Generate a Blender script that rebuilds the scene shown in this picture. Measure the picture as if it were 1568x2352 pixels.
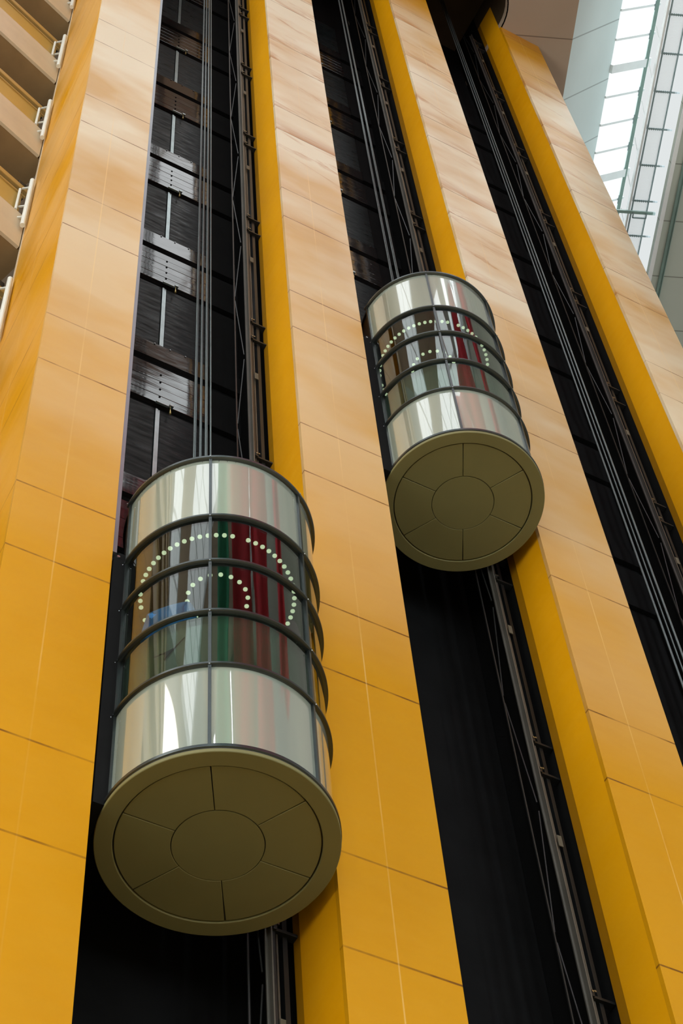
import bpy, bmesh, math, random
from mathutils import Vector, Matrix
PI = math.pi
rnd = random.Random(7)
sc = bpy.context.scene
for o in list(bpy.data.objects):
    bpy.data.objects.remove(o)

# ------------------------------------------------------------------ camera
S = 8.0            # metres from the camera to the front plane of the pillars
EYE = 1.6          # camera height above the atrium floor
yaw, pitch, roll, FPX = 0.583966, 1.002859, 0.110346, 4128.9
fwd = Vector((math.sin(yaw) * math.cos(pitch), math.cos(yaw) * math.cos(pitch), math.sin(pitch)))
rt0 = Vector((math.cos(yaw), -math.sin(yaw), 0))
dn0 = fwd.cross(rt0)
rt = math.cos(roll) * rt0 + math.sin(roll) * dn0
dn = -math.sin(roll) * rt0 + math.cos(roll) * dn0
cam_d = bpy.data.cameras.new('camera')
cam = bpy.data.objects.new('camera', cam_d)
sc.collection.objects.link(cam)
cam.matrix_world = Matrix(((rt.x, -dn.x, -fwd.x, 0), (rt.y, -dn.y, -fwd.y, 0), (rt.z, -dn.z, -fwd.z, EYE), (0, 0, 0, 1)))
cam_d.sensor_fit = 'VERTICAL'
cam_d.sensor_height = 36
cam_d.sensor_width = 24
cam_d.lens = FPX * 36 / 2352
cam_d.clip_end = 300
sc.camera = cam

# ------------------------------------------------------------------ world, daylight, exposure
sc.view_settings.view_transform = 'Standard'
sc.view_settings.look = 'None'
sc.view_settings.gamma = 1
sc.view_settings.exposure = 0.52
w = bpy.data.worlds.new('world')
sc.world = w
w.use_nodes = True
wb = w.node_tree.nodes['Background']
wb.inputs[0].default_value = (1.0, 0.93, 0.82, 1)
wb.inputs[1].default_value = 0.24


def P(x, y, z):
    """plan units (distance to the pillar fronts = 1) to metres"""
    return Vector((x * S, y * S, z * S + EYE))


U67 = Vector((math.cos(math.radians(67.5)), math.sin(math.radians(67.5)), 0))
U157 = Vector((U67.y, -U67.x, 0))
CZ = 4.86          # ceiling height in plan units


def area_light(name, loc, rot, sx, sy, power, col):
    l = bpy.data.lights.new(name, 'AREA')
    l.shape = 'RECTANGLE'
    l.size = sx
    l.size_y = sy
    l.energy = power
    l.color = col
    o = bpy.data.objects.new(name, l)
    sc.collection.objects.link(o)
    o.location = loc
    o.rotation_euler = rot
    return o


# daylight over the long glazed strip (direction 67.5 degrees)
STRIP_W, STRIP_L = 0.46 * S, 5.2 * S
c = U157 * 1.33 + U67 * 0.3
area_light('daylight_strip', P(c.x, c.y, 5.45), (0, 0, math.radians(67.5)), STRIP_L, STRIP_W, 1.8 * PI * STRIP_L * STRIP_W, (0.90, 0.97, 1.0))
# light over the unseen skylight bays in front of the pillars
BAYS = ((-2.1, 1.15, 0.16, 0.66), (-2.1, 0.72, -0.95, -0.26))  # unseen bays placed for reflections, stretched left to light the pillar sides
for bx0, bx1, by0, by1 in BAYS:
    area_light('daylight_bay', P((bx0 + bx1) / 2, (by0 + by1) / 2, 4.98), (0, 0, 0), (bx1 - bx0) * S, (by1 - by0) * S,
              0.95 * PI * (bx1 - bx0) * (by1 - by0) * S * S, (0.95, 0.98, 1.0))


# unseen fill light added on the left to brighten the pillar side faces
LY, LZ = 1.15 * S, 4.3 * S
area_light('daylight_left', P(-2.15, 0.10, 2.5), (0, math.radians(-90), 0), LZ, LY, 3.1 * PI * LY * LZ, (1.0, 0.95, 0.86))


# ------------------------------------------------------------------ materials
class NT:
    def __init__(s, name):
        s.m = bpy.data.materials.new(name)
        s.m.use_nodes = True
        s.t = s.m.node_tree
        s.b = s.t.nodes['Principled BSDF']
        s._c = None

    def n(s, kind, **kw):
        nd = s.t.nodes.new(kind)
        for k, v in kw.items():
            if isinstance(k, str) and hasattr(nd, k):
                setattr(nd, k, v)
        return nd

    def l(s, a, b):
        s.t.links.new(a, b)

    def coord(s):
        if s._c is None:
            s._c = s.n('ShaderNodeTexCoord').outputs['Object']
            sp = s.n('ShaderNodeSeparateXYZ')
            s.l(s._c, sp.inputs[0])
            s.x, s.y, s.z = sp.outputs
        return s._c

    def math(s, op, a, b=None, c=None, clamp=False):
        nd = s.n('ShaderNodeMath')
        nd.operation = op
        nd.use_clamp = clamp
        for i, v in enumerate((a, b, c)):
            if v is None:
                continue
            if isinstance(v, (int, float)):
                nd.inputs[i].default_value = v
            else:
                s.l(v, nd.inputs[i])
        return nd.outputs[0]

    def noise(s, scale=(1, 1, 1), sc_=1.0, detail=4, rough=0.55, off=(0, 0, 0)):
        mp = s.n('ShaderNodeMapping')
        s.l(s.coord(), mp.inputs[0])
        mp.inputs['Scale'].default_value = scale
        mp.inputs['Location'].default_value = off
        nz = s.n('ShaderNodeTexNoise')
        nz.inputs['Scale'].default_value = sc_
        nz.inputs['Detail'].default_value = detail
        nz.inputs['Roughness'].default_value = rough
        s.l(mp.outputs[0], nz.inputs['Vector'])
        return nz.outputs[0]

    def ramp(s, v, a, b, c=0.0, d=1.0):
        mr = s.n('ShaderNodeMapRange')
        mr.inputs[1].default_value = a
        mr.inputs[2].default_value = b
        mr.inputs[3].default_value = c
        mr.inputs[4].default_value = d
        s.l(v, mr.inputs[0])
        return mr.outputs[0]

    def mix(s, f, a, b):
        nd = s.n('ShaderNodeMix')
        nd.data_type = 'RGBA'
        for sock, v in ((nd.inputs[0], f), (nd.inputs[6], a), (nd.inputs[7], b)):
            if isinstance(v, (int, float)):
                sock.default_value = v
            elif isinstance(v, tuple):
                sock.default_value = (*v[:3], 1)
            else:
                s.l(v, sock)
        return nd.outputs[2]

    def base(s, v):
        if isinstance(v, tuple):
            s.b.inputs['Base Color'].default_value = (*v[:3], 1)
        else:
            s.l(v, s.b.inputs['Base Color'])

    def set(s, **kw):
        for k, v in kw.items():
            k = k.replace('_', ' ')
            if isinstance(v, (int, float)):
                s.b.inputs[k].default_value = v
            else:
                s.l(v, s.b.inputs[k])

    def bump(s, v, strength=0.3, dist=0.01):
        bp = s.n('ShaderNodeBump')
        bp.inputs['Strength'].default_value = strength
        bp.inputs['Distance'].default_value = dist
        s.l(v, bp.inputs['Height'])
        s.l(bp.outputs[0], s.b.inputs['Normal'])
        return bp


def plain(name, col, rough=0.5, metal=0.0, spec=0.5, var=0.12, nscale=3.0):
    m = NT(name)
    nz = m.noise(sc_=nscale)
    f = m.ramp(nz, 0.3, 0.7)
    m.base(m.mix(f, tuple(c * (1 - var) for c in col), tuple(min(1, c * (1 + var)) for c in col)))
    m.b.inputs['Roughness'].default_value = rough
    m.b.inputs['Metallic'].default_value = metal
    m.b.inputs['Specular IOR Level'].default_value = spec
    return m.m


ST = 0.4065 * S           # storey height in metres
J1 = 1.1306 * S + EYE     # height of a lower slab joint
J2 = 1.2536 * S + EYE


def yellow(name, sheen_rust=True, axis='x', xc=0.0, colk=1.0, seed=0.0, joints=True):
    m = NT(name)
    m.coord()
    u = m.x if axis == 'x' else m.y
    big = m.ramp(m.noise((1, 1, 0.6), 0.45, 3, off=(seed, 0, seed * 3)), 0.3, 0.7)
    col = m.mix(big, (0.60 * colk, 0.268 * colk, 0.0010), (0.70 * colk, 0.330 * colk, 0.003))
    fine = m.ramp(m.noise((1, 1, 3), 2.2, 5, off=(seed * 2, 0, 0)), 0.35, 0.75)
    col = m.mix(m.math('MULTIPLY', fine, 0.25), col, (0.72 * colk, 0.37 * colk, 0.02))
    if sheen_rust:
        # skylight reflection painted in as a pale wash, plus rust runs, upper storeys
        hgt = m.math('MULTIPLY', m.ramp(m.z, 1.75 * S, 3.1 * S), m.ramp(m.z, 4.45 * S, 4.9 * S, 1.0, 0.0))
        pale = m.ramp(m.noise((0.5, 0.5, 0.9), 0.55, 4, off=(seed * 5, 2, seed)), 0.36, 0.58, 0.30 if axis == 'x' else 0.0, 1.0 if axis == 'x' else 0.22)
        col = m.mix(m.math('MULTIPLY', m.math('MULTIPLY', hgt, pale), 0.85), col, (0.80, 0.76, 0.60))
        # skewed coordinate so the runs dip to the right
        sk = m.math('ADD', m.z, m.math('MULTIPLY', u, 0.25))
        cb = m.n('ShaderNodeCombineXYZ')
        m.l(m.math('MULTIPLY', u, 0.9), cb.inputs[0])
        m.l(m.math('MULTIPLY', sk, 3.4), cb.inputs[2])
        cb.inputs[1].default_value = seed * 7
        nz = m.n('ShaderNodeTexNoise')
        nz.inputs['Scale'].default_value = 0.8
        nz.inputs['Detail'].default_value = 6
        nz.inputs['Roughness'].default_value = 0.65
        nz.inputs['Distortion'].default_value = 0.6
        m.l(cb.outputs[0], nz.inputs['Vector'])
        rust = m.ramp(nz.outputs[0], 0.57, 0.70)
        # rust collects just above the horizontal joints
        near = None
        for j in (J1, J2):
            fr = m.math('FRACT', m.math('DIVIDE', m.math('SUBTRACT', m.z, j - 50 * ST), ST))
            q_ = m.ramp(m.math('MULTIPLY', fr, ST), 0.0, 0.55, 1.0, 0.0)
            near = q_ if near is None else m.math('MAXIMUM', near, q_)
        rust2 = m.math('MULTIPLY', m.ramp(nz.outputs[0], 0.44, 0.56), m.math('POWER', near, 1.6))
        rust = m.math('MAXIMUM', m.math('MULTIPLY', rust, 0.7), rust2)
        gate = m.ramp(m.noise((0.6, 0.6, 0.35), 0.6, 2, off=(seed * 3, 9, 4)), 0.42, 0.54)
        rust = m.math('MULTIPLY', m.math('MULTIPLY', rust, gate), m.ramp(m.z, 2.3 * S, 3.2 * S, 0.0, 1.0 if seed > 2 else 0.25))
        col = m.mix(rust, col, (0.45, 0.18, 0.03))
    if joints:
        tot = None
        for j in (J1, J2):
            fr = m.math('FRACT', m.math('DIVIDE', m.math('SUBTRACT', m.z, j - 50 * ST + ST / 2), ST))
            d = m.math('MULTIPLY', m.math('ABSOLUTE', m.math('SUBTRACT', fr, 0.5)), ST)
            ln = m.ramp(d, 0.006, 0.014, 1.0, 0.0)
            tot = ln if tot is None else m.math('MAXIMUM', tot, ln)
        wear = m.ramp(m.noise((2.2, 2.2, 0.15), 1.0, 3, off=(seed, 1, 0)), 0.38, 0.6, 0.35, 1.0)
        col = m.mix(m.math('MULTIPLY', tot, wear), col, (0.16, 0.055, 0.006))
        # pale vertical panel seam
        ds = m.math('ABSOLUTE', m.math('SUBTRACT', u, xc))
        vl = m.math('MULTIPLY', m.ramp(ds, 0.003, 0.009, 1.0, 0.0), m.ramp(m.noise((0.2, 0.2, 0.5), 0.8, 2, off=(seed, 3, 1)), 0.4, 0.6, 0.05, 0.40))
        col = m.mix(vl, col, (0.85, 0.60, 0.25))
    m.base(col)
    rg = m.ramp(m.noise((1, 1, 2), 1.1, 4, off=(3, seed, 2)), 0.3, 0.7, 0.40, 0.52)
    m.set(Roughness=rg, Specular_IOR_Level=0.38)
    m.b.inputs['Specular Tint'].default_value = (1.0, 0.62, 0.05, 1)
    m.set(Coat_Weight=0.12 if axis == 'x' else 0.0, Coat_Roughness=0.32, Coat_IOR=1.45)
    m.bump(m.noise((1, 1, 1.5), 0.9, 3, off=(seed, 8, 0)), 0.25, 0.05)
    return m.m


# black shaft lining, lacquered and slightly brushed
def lacquer(name, col, rough=0.12, spec=0.6, streak=0.0, metal=0.0, bump=0.25):
    m = NT(name)
    m.coord()
    nz = m.noise((0.7, 0.7, 9), 2.0, 6, 0.7)
    f = m.ramp(nz, 0.45, 0.75)
    m.base(m.mix(m.math('MULTIPLY', f, streak), col, (0.10, 0.12, 0.13)))
    m.set(Roughness=m.ramp(m.noise((1, 1, 5), 3.0, 5), 0.3, 0.7, rough * 0.6, rough * 1.7), Specular_IOR_Level=spec, Metallic=metal)
    m.bump(m.noise((0.5, 0.5, 2.0), 1.6, 3), bump, 0.012)
    return m.m


M = {}
M['black'] = plain('shaft_black', (0.0085, 0.009, 0.0095), 0.7, 0, 0.03)
M['black_gloss'] = lacquer('shaft_lacquer', (0.010, 0.013, 0.014), 0.22, 0.5, 0.35)
M['black_panel'] = lacquer('brushed_black_panel', (0.007, 0.010, 0.011), 0.34, 0.07, 0.22)
M['steel_band'] = lacquer('polished_black_steel', (0.022, 0.02, 0.02), 0.08, 0.9, 0.05, 0.2)
M['stud'] = plain('galvanised_stud', (0.35, 0.42, 0.43), 0.30, 0.9, 0.5, 0.25)
M['rail'] = plain('guide_rail_steel', (0.11, 0.108, 0.095), 0.45, 0.4, 0.5, 0.2, 1.0)
M['dark_steel'] = plain('dark_steel', (0.011, 0.013, 0.014), 0.4, 0.1, 0.5, 0.2)
M['rail_dark'] = plain('guide_rail_tarnished', (0.07, 0.065, 0.06), 0.45, 0.3, 0.5, 0.2, 1.0)  # darker steel tone for the rail of the right shaft
M['rope'] = plain('steel_rope', (0.13, 0.165, 0.175), 0.4, 0.5, 0.5, 0.1)
M['bolt'] = plain('bolt_zinc', (0.35, 0.37, 0.38), 0.25, 0.9)
M['plate'] = plain('clip_plate_beige', (0.10, 0.095, 0.07), 0.6)
M['brass'] = plain('brass', (0.55, 0.42, 0.15), 0.3, 0.8)
M['trim_silver'] = plain('brushed_aluminium_trim', (0.26, 0.28, 0.31), 0.35, 0.7, 0.5, 0.06)
M['ring'] = plain('car_frame_metal', (0.07, 0.085, 0.09), 0.27, 0.85, 0.5, 0.15)
M['under'] = plain('underside_paint', (0.165, 0.155, 0.062), 0.55, 0.0, 0.35, 0.06, 1.2)
M['groove'] = plain('groove_dark', (0.03, 0.028, 0.018), 0.6)
M['housing'] = plain('housing_black', (0.010, 0.010, 0.010), 0.4, 0, 0.3)
M['housing_brown'] = plain('housing_brown', (0.035, 0.022, 0.012), 0.35, 0, 0.5)
M['car_in'] = plain('car_interior_dark', (0.020, 0.014, 0.012), 0.3, 0, 0.5)
M['car_ceil'] = plain('car_ceiling_dark', (0.018, 0.014, 0.012), 0.35, 0, 0.4)
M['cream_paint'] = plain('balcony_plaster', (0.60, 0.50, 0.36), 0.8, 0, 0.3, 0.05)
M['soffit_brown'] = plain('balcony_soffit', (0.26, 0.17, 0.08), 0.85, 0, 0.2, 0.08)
M['shaft_head'] = plain('shaft_head_paint', (0.05, 0.033, 0.018), 0.7, 0, 0.2)
M['balcony_wall'] = plain('corridor_wall_plaster', (0.42, 0.30, 0.13), 0.8, 0, 0.3, 0.08)
M['handrail'] = plain('handrail_bronze', (0.45, 0.32, 0.12), 0.35, 0.4, 0.5, 0.1)
M['white_tube'] = plain('white_tube', (0.72, 0.76, 0.74), 0.35, 0, 0.5, 0.04)
M['white_metal'] = plain('white_metal', (0.78, 0.82, 0.83), 0.45, 0, 0.5, 0.04)
M['green_metal'] = plain('grey_green_metal', (0.20, 0.30, 0.27), 0.4, 0.2, 0.5, 0.1)
M['rung'] = plain('catwalk_steel', (0.20, 0.26, 0.27), 0.45, 0.3, 0.5, 0.1)
M['red_cloth'] = plain('red_banner_cloth', (0.65, 0.03, 0.06), 0.7, 0, 0.3, 0.25)
M['green_cloth'] = plain('green_banner_cloth', (0.04, 0.40, 0.24), 0.7, 0, 0.3, 0.25)
M['skin'] = plain('skin', (0.45, 0.26, 0.18), 0.5, 0, 0.4, 0.08, 20)
M['shirt'] = plain('blue_shirt', (0.05, 0.26, 0.75), 0.75, 0, 0.3, 0.15, 12)
M['trousers'] = plain('dark_trousers', (0.02, 0.022, 0.035), 0.8)
M['hair'] = plain('dark_hair', (0.015, 0.010, 0.007), 0.5, 0, 0.5, 0.3, 60)
M['shoe'] = plain('shoe_leather', (0.012, 0.010, 0.009), 0.4)
M['floor'] = plain('atrium_floor_stone', (0.50, 0.40, 0.22), 0.4, 0, 0.4, 0.1)
M['far_wall'] = plain('far_wall_plaster', (0.27, 0.28, 0.25), 0.8, 0, 0.3, 0.08)
M['dark_wall'] = plain('far_wall_recess', (0.06, 0.06, 0.055), 0.6)


def joints_mat(name, col, line, period, phase, axis='x', rough=0.75, wid=0.018, spec=0.3):
    m = NT(name)
    m.coord()
    u = {'x': m.x, 'y': m.y, 'z': m.z}[axis]
    fr = m.math('FRACT', m.math('DIVIDE', m.math('SUBTRACT', u, phase - 60 * period + period / 2), period))
    d = m.math('MULTIPLY', m.math('ABSOLUTE', m.math('SUBTRACT', fr, 0.5)), period)
    ln = m.ramp(d, wid * 0.4, wid, 0.75, 0.0)
    f = m.ramp(m.noise(sc_=0.5), 0.3, 0.7)
    col2 = tuple(c * 0.92 for c in col)
    m.base(m.mix(ln, m.mix(f, col, col2), line))
    m.set(Roughness=rough, Specular_IOR_Level=spec)
    return m.m


M['ceiling'] = joints_mat('ceiling_plaster', (0.36, 0.285, 0.215), (0.10, 0.07, 0.05), 0.177 * S, 1.463 * S)
M['fascia'] = joints_mat('pale_fascia_panel', (0.68, 0.80, 0.80), (0.28, 0.34, 0.34), 0.177 * S, 1.463 * S, wid=0.022)
M['soffit_grey'] = joints_mat('grey_soffit_panel', (0.47, 0.52, 0.46), (0.14, 0.14, 0.12), 0.177 * S, 1.80 * S, wid=0.02)


def car_panel(name, c0, c1):
    m = NT(name)
    m.coord()
    f = m.ramp(m.noise((1.2, 1.2, 0.05), 2.0, 3), 0.3, 0.7)
    m.base(m.mix(f, c0, c1))
    m.set(Roughness=0.18, Specular_IOR_Level=0.5, Coat_Weight=1.0, Coat_Roughness=0.02, Coat_IOR=2.1)
    bp = m.bump(m.noise((5, 5, 0.5), 0.8, 1, 0.4), 0.35, 0.02)
    m.l(bp.outputs[0], m.b.inputs['Coat Normal'])
    return m.m


M['car_panel'] = car_panel('car_backpainted_glass', (0.31, 0.345, 0.275), (0.19, 0.235, 0.205))
M['car_dado'] = car_panel('car_dado_panel', (0.14, 0.17, 0.13), (0.11, 0.15, 0.12))


def glass(name, tint, f0=0.10, rough=0.02, wav=0.35):
    m = NT(name)
    m.t.nodes.remove(m.b)
    out = m.t.nodes['Material Output']
    m.coord()
    tr = m.n('ShaderNodeBsdfTransparent')
    tr.inputs[0].default_value = (*tint, 1)
    gl = m.n('ShaderNodeBsdfGlossy')
    gl.inputs['Roughness'].default_value = rough
    gl.inputs[0].default_value = (1, 1, 1, 1)
    fz = m.n('ShaderNodeLayerWeight')
    fz.inputs[0].default_value = 0.5
    bp = m.n('ShaderNodeBump')
    bp.inputs['Strength'].default_value = wav
    bp.inputs['Distance'].default_value = 0.02
    m.l(m.noise((5, 5, 0.5), 0.8, 1, 0.4), bp.inputs['Height'])
    m.l(bp.outputs[0], gl.inputs['Normal'])
    mx = m.n('ShaderNodeMixShader')
    m.l(m.math('ADD', m.math('MULTIPLY', m.math('POWER', fz.outputs['Facing'], 4.0), 0.8), f0, clamp=True), mx.inputs[0])
    m.l(tr.outputs[0], mx.inputs[1])
    m.l(gl.outputs[0], mx.inputs[2])
    m.l(mx.outputs[0], out.inputs[0])
    return m.m


M['glass'] = glass('car_glass', (0.60, 0.68, 0.64), 0.035)
M['balustrade_glass'] = plain('golden_infill_panel', (0.50, 0.34, 0.09), 0.3, 0.2, 0.5, 0.12, 1.0)
def glow_glass(name, col, st):
    # diffusing glazing: lets the daylight through and glows with it
    m = NT(name)
    m.t.nodes.remove(m.b)
    out = m.t.nodes['Material Output']
    tr = m.n('ShaderNodeBsdfTransparent')
    em = m.n('ShaderNodeEmission')
    em.inputs[0].default_value = (*col, 1)
    em.inputs[1].default_value = st
    ad = m.n('ShaderNodeAddShader')
    m.l(tr.outputs[0], ad.inputs[0])
    m.l(em.outputs[0], ad.inputs[1])
    m.l(ad.outputs[0], out.inputs[0])
    return m.m


M['sky_glass'] = glow_glass('skylight_glass', (0.86, 0.95, 1.0), 0.27)
M['reveal_glass'] = glow_glass('side_glazing', (0.80, 0.92, 1.0), 0.18)


def emit(name, col, st):
    m = NT(name)
    m.base((0.8, 0.8, 0.8))
    m.b.inputs['Emission Color'].default_value = (*col, 1)
    m.b.inputs['Emission Strength'].default_value = st
    return m.m


M['lamp'] = emit('downlight_glow', (0.95, 0.97, 0.66), 1.0)
M['window_glow'] = emit('daylit_window', (0.92, 0.97, 1.0), 6.5)  # glow of the slits added to streak the car reflections

# perforated catwalk sheet
_m = NT('perforated_sheet')
_m.coord()
_w = _m.n('ShaderNodeTexWave')
_w.inputs['Scale'].default_value = 9.0
_w.bands_direction = 'X'
_m.l(_m.coord(), _w.inputs['Vector'])
_m.base(_m.mix(_w.outputs[1], (0.62, 0.66, 0.68), (0.85, 0.88, 0.90)))
_m.set(Roughness=0.6)
_tr = _m.n('ShaderNodeBsdfTransparent')
_mx = _m.n('ShaderNodeMixShader')
_mx.inputs[0].default_value = 0.22
_m.l(_tr.outputs[0], _mx.inputs[1])
_m.l(_m.b.outputs[0], _mx.inputs[2])
_m.l(_mx.outputs[0], _m.t.nodes['Material Output'].inputs[0])
M['perforated'] = _m.m


# ------------------------------------------------------------------ mesh helpers
def link(o, parent=None):
    sc.collection.objects.link(o)
    if parent is not None:
        o.parent = parent
    return o


def obj(name, bm, mat, parent=None, smooth=False):
    me = bpy.data.meshes.new(name)
    bmesh.ops.recalc_face_normals(bm, faces=bm.faces[:])
    bm.to_mesh(me)
    bm.free()
    mats = mat if isinstance(mat, (list, tuple)) else [mat]
    for m_ in mats:
        me.materials.append(M[m_] if isinstance(m_, str) else m_)
    if smooth:
        for p in me.polygons:
            p.use_smooth = True
    return link(bpy.data.objects.new(name, me), parent)


def empty(name, loc=(0, 0, 0), rz=0.0, parent=None):
    o = bpy.data.objects.new(name, None)
    o.empty_display_size = 0.2
    o.location = loc
    o.rotation_euler = (0, 0, rz)
    return link(o, parent)


def tag(o, label=None, cat=None, group=None, kind=None):
    if label:
        o['label'] = label
    if cat:
        o['category'] = cat
    if group:
        o['group'] = group
    if kind:
        o['kind'] = kind
    return o


def box(bm, lo, hi, bev=0.0):
    r = bmesh.ops.create_cube(bm, size=1.0)
    vs = r['verts']
    for v in vs:
        v.co = Vector([(lo[i] + hi[i]) / 2 + v.co[i] * (hi[i] - lo[i]) for i in range(3)])
    if bev:
        es = list({e for v in vs for e in v.link_edges})
        bmesh.ops.bevel(bm, geom=es, offset=bev, segments=2, affect='EDGES', profile=0.5)
    return bm


def B():
    return bmesh.new()


def bar(bm, a, b, wd, ht=None, up=(0, 0, 1)):
    """rectangular bar from a to b"""
    ht = ht or wd
    a, b = Vector(a), Vector(b)
    d = (b - a).normalized()
    u = Vector(up)
    if abs(d.dot(u)) > 0.98:
        u = Vector((0, 1, 0))
    s = d.cross(u).normalized()
    t = s.cross(d).normalized()
    vs = []
    for p in (a, b):
        for i, j in ((-1, -1), (1, -1), (1, 1), (-1, 1)):
            vs.append(bm.verts.new(p + s * (i * wd / 2) + t * (j * ht / 2)))
    for q in ((0, 1, 2, 3), (7, 6, 5, 4), (0, 4, 5, 1), (1, 5, 6, 2), (2, 6, 7, 3), (3, 7, 4, 0)):
        bm.faces.new([vs[k] for k in q])


def tube(bm, a, b, r, n=10, r2=None):
    a, b = Vector(a), Vector(b)
    d = (b - a).normalized()
    u = Vector((0, 0, 1)) if abs(d.z) < 0.9 else Vector((1, 0, 0))
    s = d.cross(u).normalized()
    t = s.cross(d)
    r2 = r if r2 is None else r2
    A = [bm.verts.new(a + (s * math.cos(k * 2 * PI / n) + t * math.sin(k * 2 * PI / n)) * r) for k in range(n)]
    Bv = [bm.verts.new(b + (s * math.cos(k * 2 * PI / n) + t * math.sin(k * 2 * PI / n)) * r2) for k in range(n)]
    for k in range(n):
        bm.faces.new((A[k], A[(k + 1) % n], Bv[(k + 1) % n], Bv[k]))
    bm.faces.new(A[::-1])
    bm.faces.new(Bv)


def sector(bm, r0, r1, z0, z1, a0, a1, step=3.0, closed=False):
    """solid arc between radii r0..r1, heights z0..z1, angles in degrees"""
    n = max(1, int(round(abs(a1 - a0) / step)))
    rows = []
    for k in range(n + (0 if closed else 1)):
        a = math.radians(a0 + (a1 - a0) * k / n)
        c_, s_ = math.cos(a), math.sin(a)
        rows.append([bm.verts.new((r * c_, r * s_, z)) for r, z in ((r0, z0), (r1, z0), (r1, z1), (r0, z1))])
    m_ = len(rows)
    for k in range(m_ if closed else m_ - 1):
        a, b = rows[k], rows[(k + 1) % m_]
        for i in range(4):
            j = (i + 1) % 4
            bm.faces.new((a[i], a[j], b[j], b[i]))
    if not closed:
        bm.faces.new(rows[0][::-1])
        bm.faces.new(rows[-1])


def prism(bm, pts, z0, z1):
    a = [bm.verts.new((p[0], p[1], z0)) for p in pts]
    b = [bm.verts.new((p[0], p[1], z1)) for p in pts]
    n = len(pts)
    bm.faces.new(a[::-1])
    bm.faces.new(b)
    for k in range(n):
        bm.faces.new((a[k], a[(k + 1) % n], b[(k + 1) % n], b[k]))


def smooth_angle(o, deg=35):
    for p in o.data.polygons:
        p.use_smooth = True
    o.data.set_sharp_from_angle(angle=math.radians(deg))


TOPZ = CZ * S + EYE

# ------------------------------------------------------------------ floor and far walls of the atrium
f = obj('floor', box(B(), P(-2.2, -1.7, 0) - Vector((0, 0, EYE + 0.2)), P(2.6, 1.6, 0) - Vector((0, 0, EYE))), 'floor')
tag(f, 'pale stone floor of the atrium', kind='structure')

# ------------------------------------------------------------------ pillars
PX = [(0.2514, 0.3668), (0.612, 0.7345), (0.9795, 1.1045), (1.3585, 1.481)]
PNAME = ['yellow pillar with a wide golden side face beside the balconies',
         'yellow pillar between the two glass lift cars, pale and streaked near its top',
         'yellow pillar right of the higher glass lift car, rust-stained in its upper half',
         'rightmost yellow pillar, rust-marked, rising to the brown ceiling beside the skylight']
for i, (x0, x1) in enumerate(PX):
    root = empty('pillar', (x0 * S, S, 0))
    tag(root, PNAME[i], 'pillar', 'yellow clad pillars of the lift shafts')
    wdt = (x1 - x0) * S
    back, lip = ((0.245, 0), (0.0757, 0.0900), (0.0617, 0.0766), (0.0646, 0.0776))[i]
    back *= S
    bm = box(B(), (0, 0.0, 0), (wdt, 0.05, TOPZ + (0.02 if i else 0.5)))
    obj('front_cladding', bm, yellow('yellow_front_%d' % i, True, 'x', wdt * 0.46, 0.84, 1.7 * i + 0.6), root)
    bm = box(B(), (0, 0.0505, 0), (0.05, back, TOPZ + 1.6))
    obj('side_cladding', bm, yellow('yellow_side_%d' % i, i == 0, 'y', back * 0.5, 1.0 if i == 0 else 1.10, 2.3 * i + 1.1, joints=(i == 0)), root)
    # right-hand return of the cladding
    bm = box(B(), (wdt - 0.04, 0.0505, 0), (wdt, 0.06 * S, TOPZ + 0.6))
    obj('side_return', bm, yellow('yellow_return_%d' % i, False, 'y', 0, 0.96, 3.3 * i, joints=False), root)
    bm = box(B(), (0.052, 0.0505, 0), (wdt - 0.042, 0.055 * S, TOPZ + 0.3))
    obj('core', bm, 'black', root)
    if i:
        # slanted rear lip of the side face, step shade put into its colour
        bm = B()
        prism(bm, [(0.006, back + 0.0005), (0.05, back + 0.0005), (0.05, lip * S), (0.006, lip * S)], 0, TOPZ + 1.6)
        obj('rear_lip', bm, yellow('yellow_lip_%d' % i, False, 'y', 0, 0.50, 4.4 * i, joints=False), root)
    else:
        bm = box(B(), (-0.012, back - 0.03, 0), (0.0, back + 0.01, TOPZ))
        obj('edge_trim', bm, 'cream_paint', root)
        bm = box(B(), (wdt + 0.001, 0.012, 1.60 * S + EYE), (wdt + 0.042, 0.075, TOPZ))
        t_ = obj('corner_trim', bm, 'trim_silver', root)
        t_['label'] = 'bright aluminium corner strip'

# ------------------------------------------------------------------ shafts: back wall, side walls
CX = [0.490, 0.857, 1.232]
YB = 1.18
SH = ['left', 'middle', 'right']
L0, L1, L2, L3 = 2.7099, 2.8212, 2.8435, 2.8932
for i, cx in enumerate(CX):
    xl, xr = cx - 0.128, cx + 0.130
    bm = box(B(), P(xl, YB + 0.006, -EYE / S), P(xr, YB + 0.02, CZ + 0.5))
    o = obj('wall_back_' + SH[i], bm, 'black')
    tag(o, 'black back wall of the %s lift shaft' % SH[i], kind='structure')
    bm = B()
    box(bm, P(cx + 0.1268, (1.0905, 1.0771, 1.0781)[i], -EYE / S), P(cx + 0.135, YB + 0.004, CZ + 0.5))
    o = obj('wall_side_' + SH[i], bm, 'black')
    tag(o, 'black right side wall of the %s lift shaft' % SH[i], kind='structure')
    bm = B()
    box(bm, P(cx - 0.1275, 1.062, -EYE / S), P(cx - 0.1235, YB + 0.004, CZ + 0.5))
    o = obj('wall_side_' + SH[i], bm, 'black')
    tag(o, 'black left side wall of the %s lift shaft' % SH[i], kind='structure')

ORD = ['lowest', 'second', 'third', 'fourth', 'fifth', 'sixth', 'seventh', 'eighth', 'ninth', 'tenth']


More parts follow.
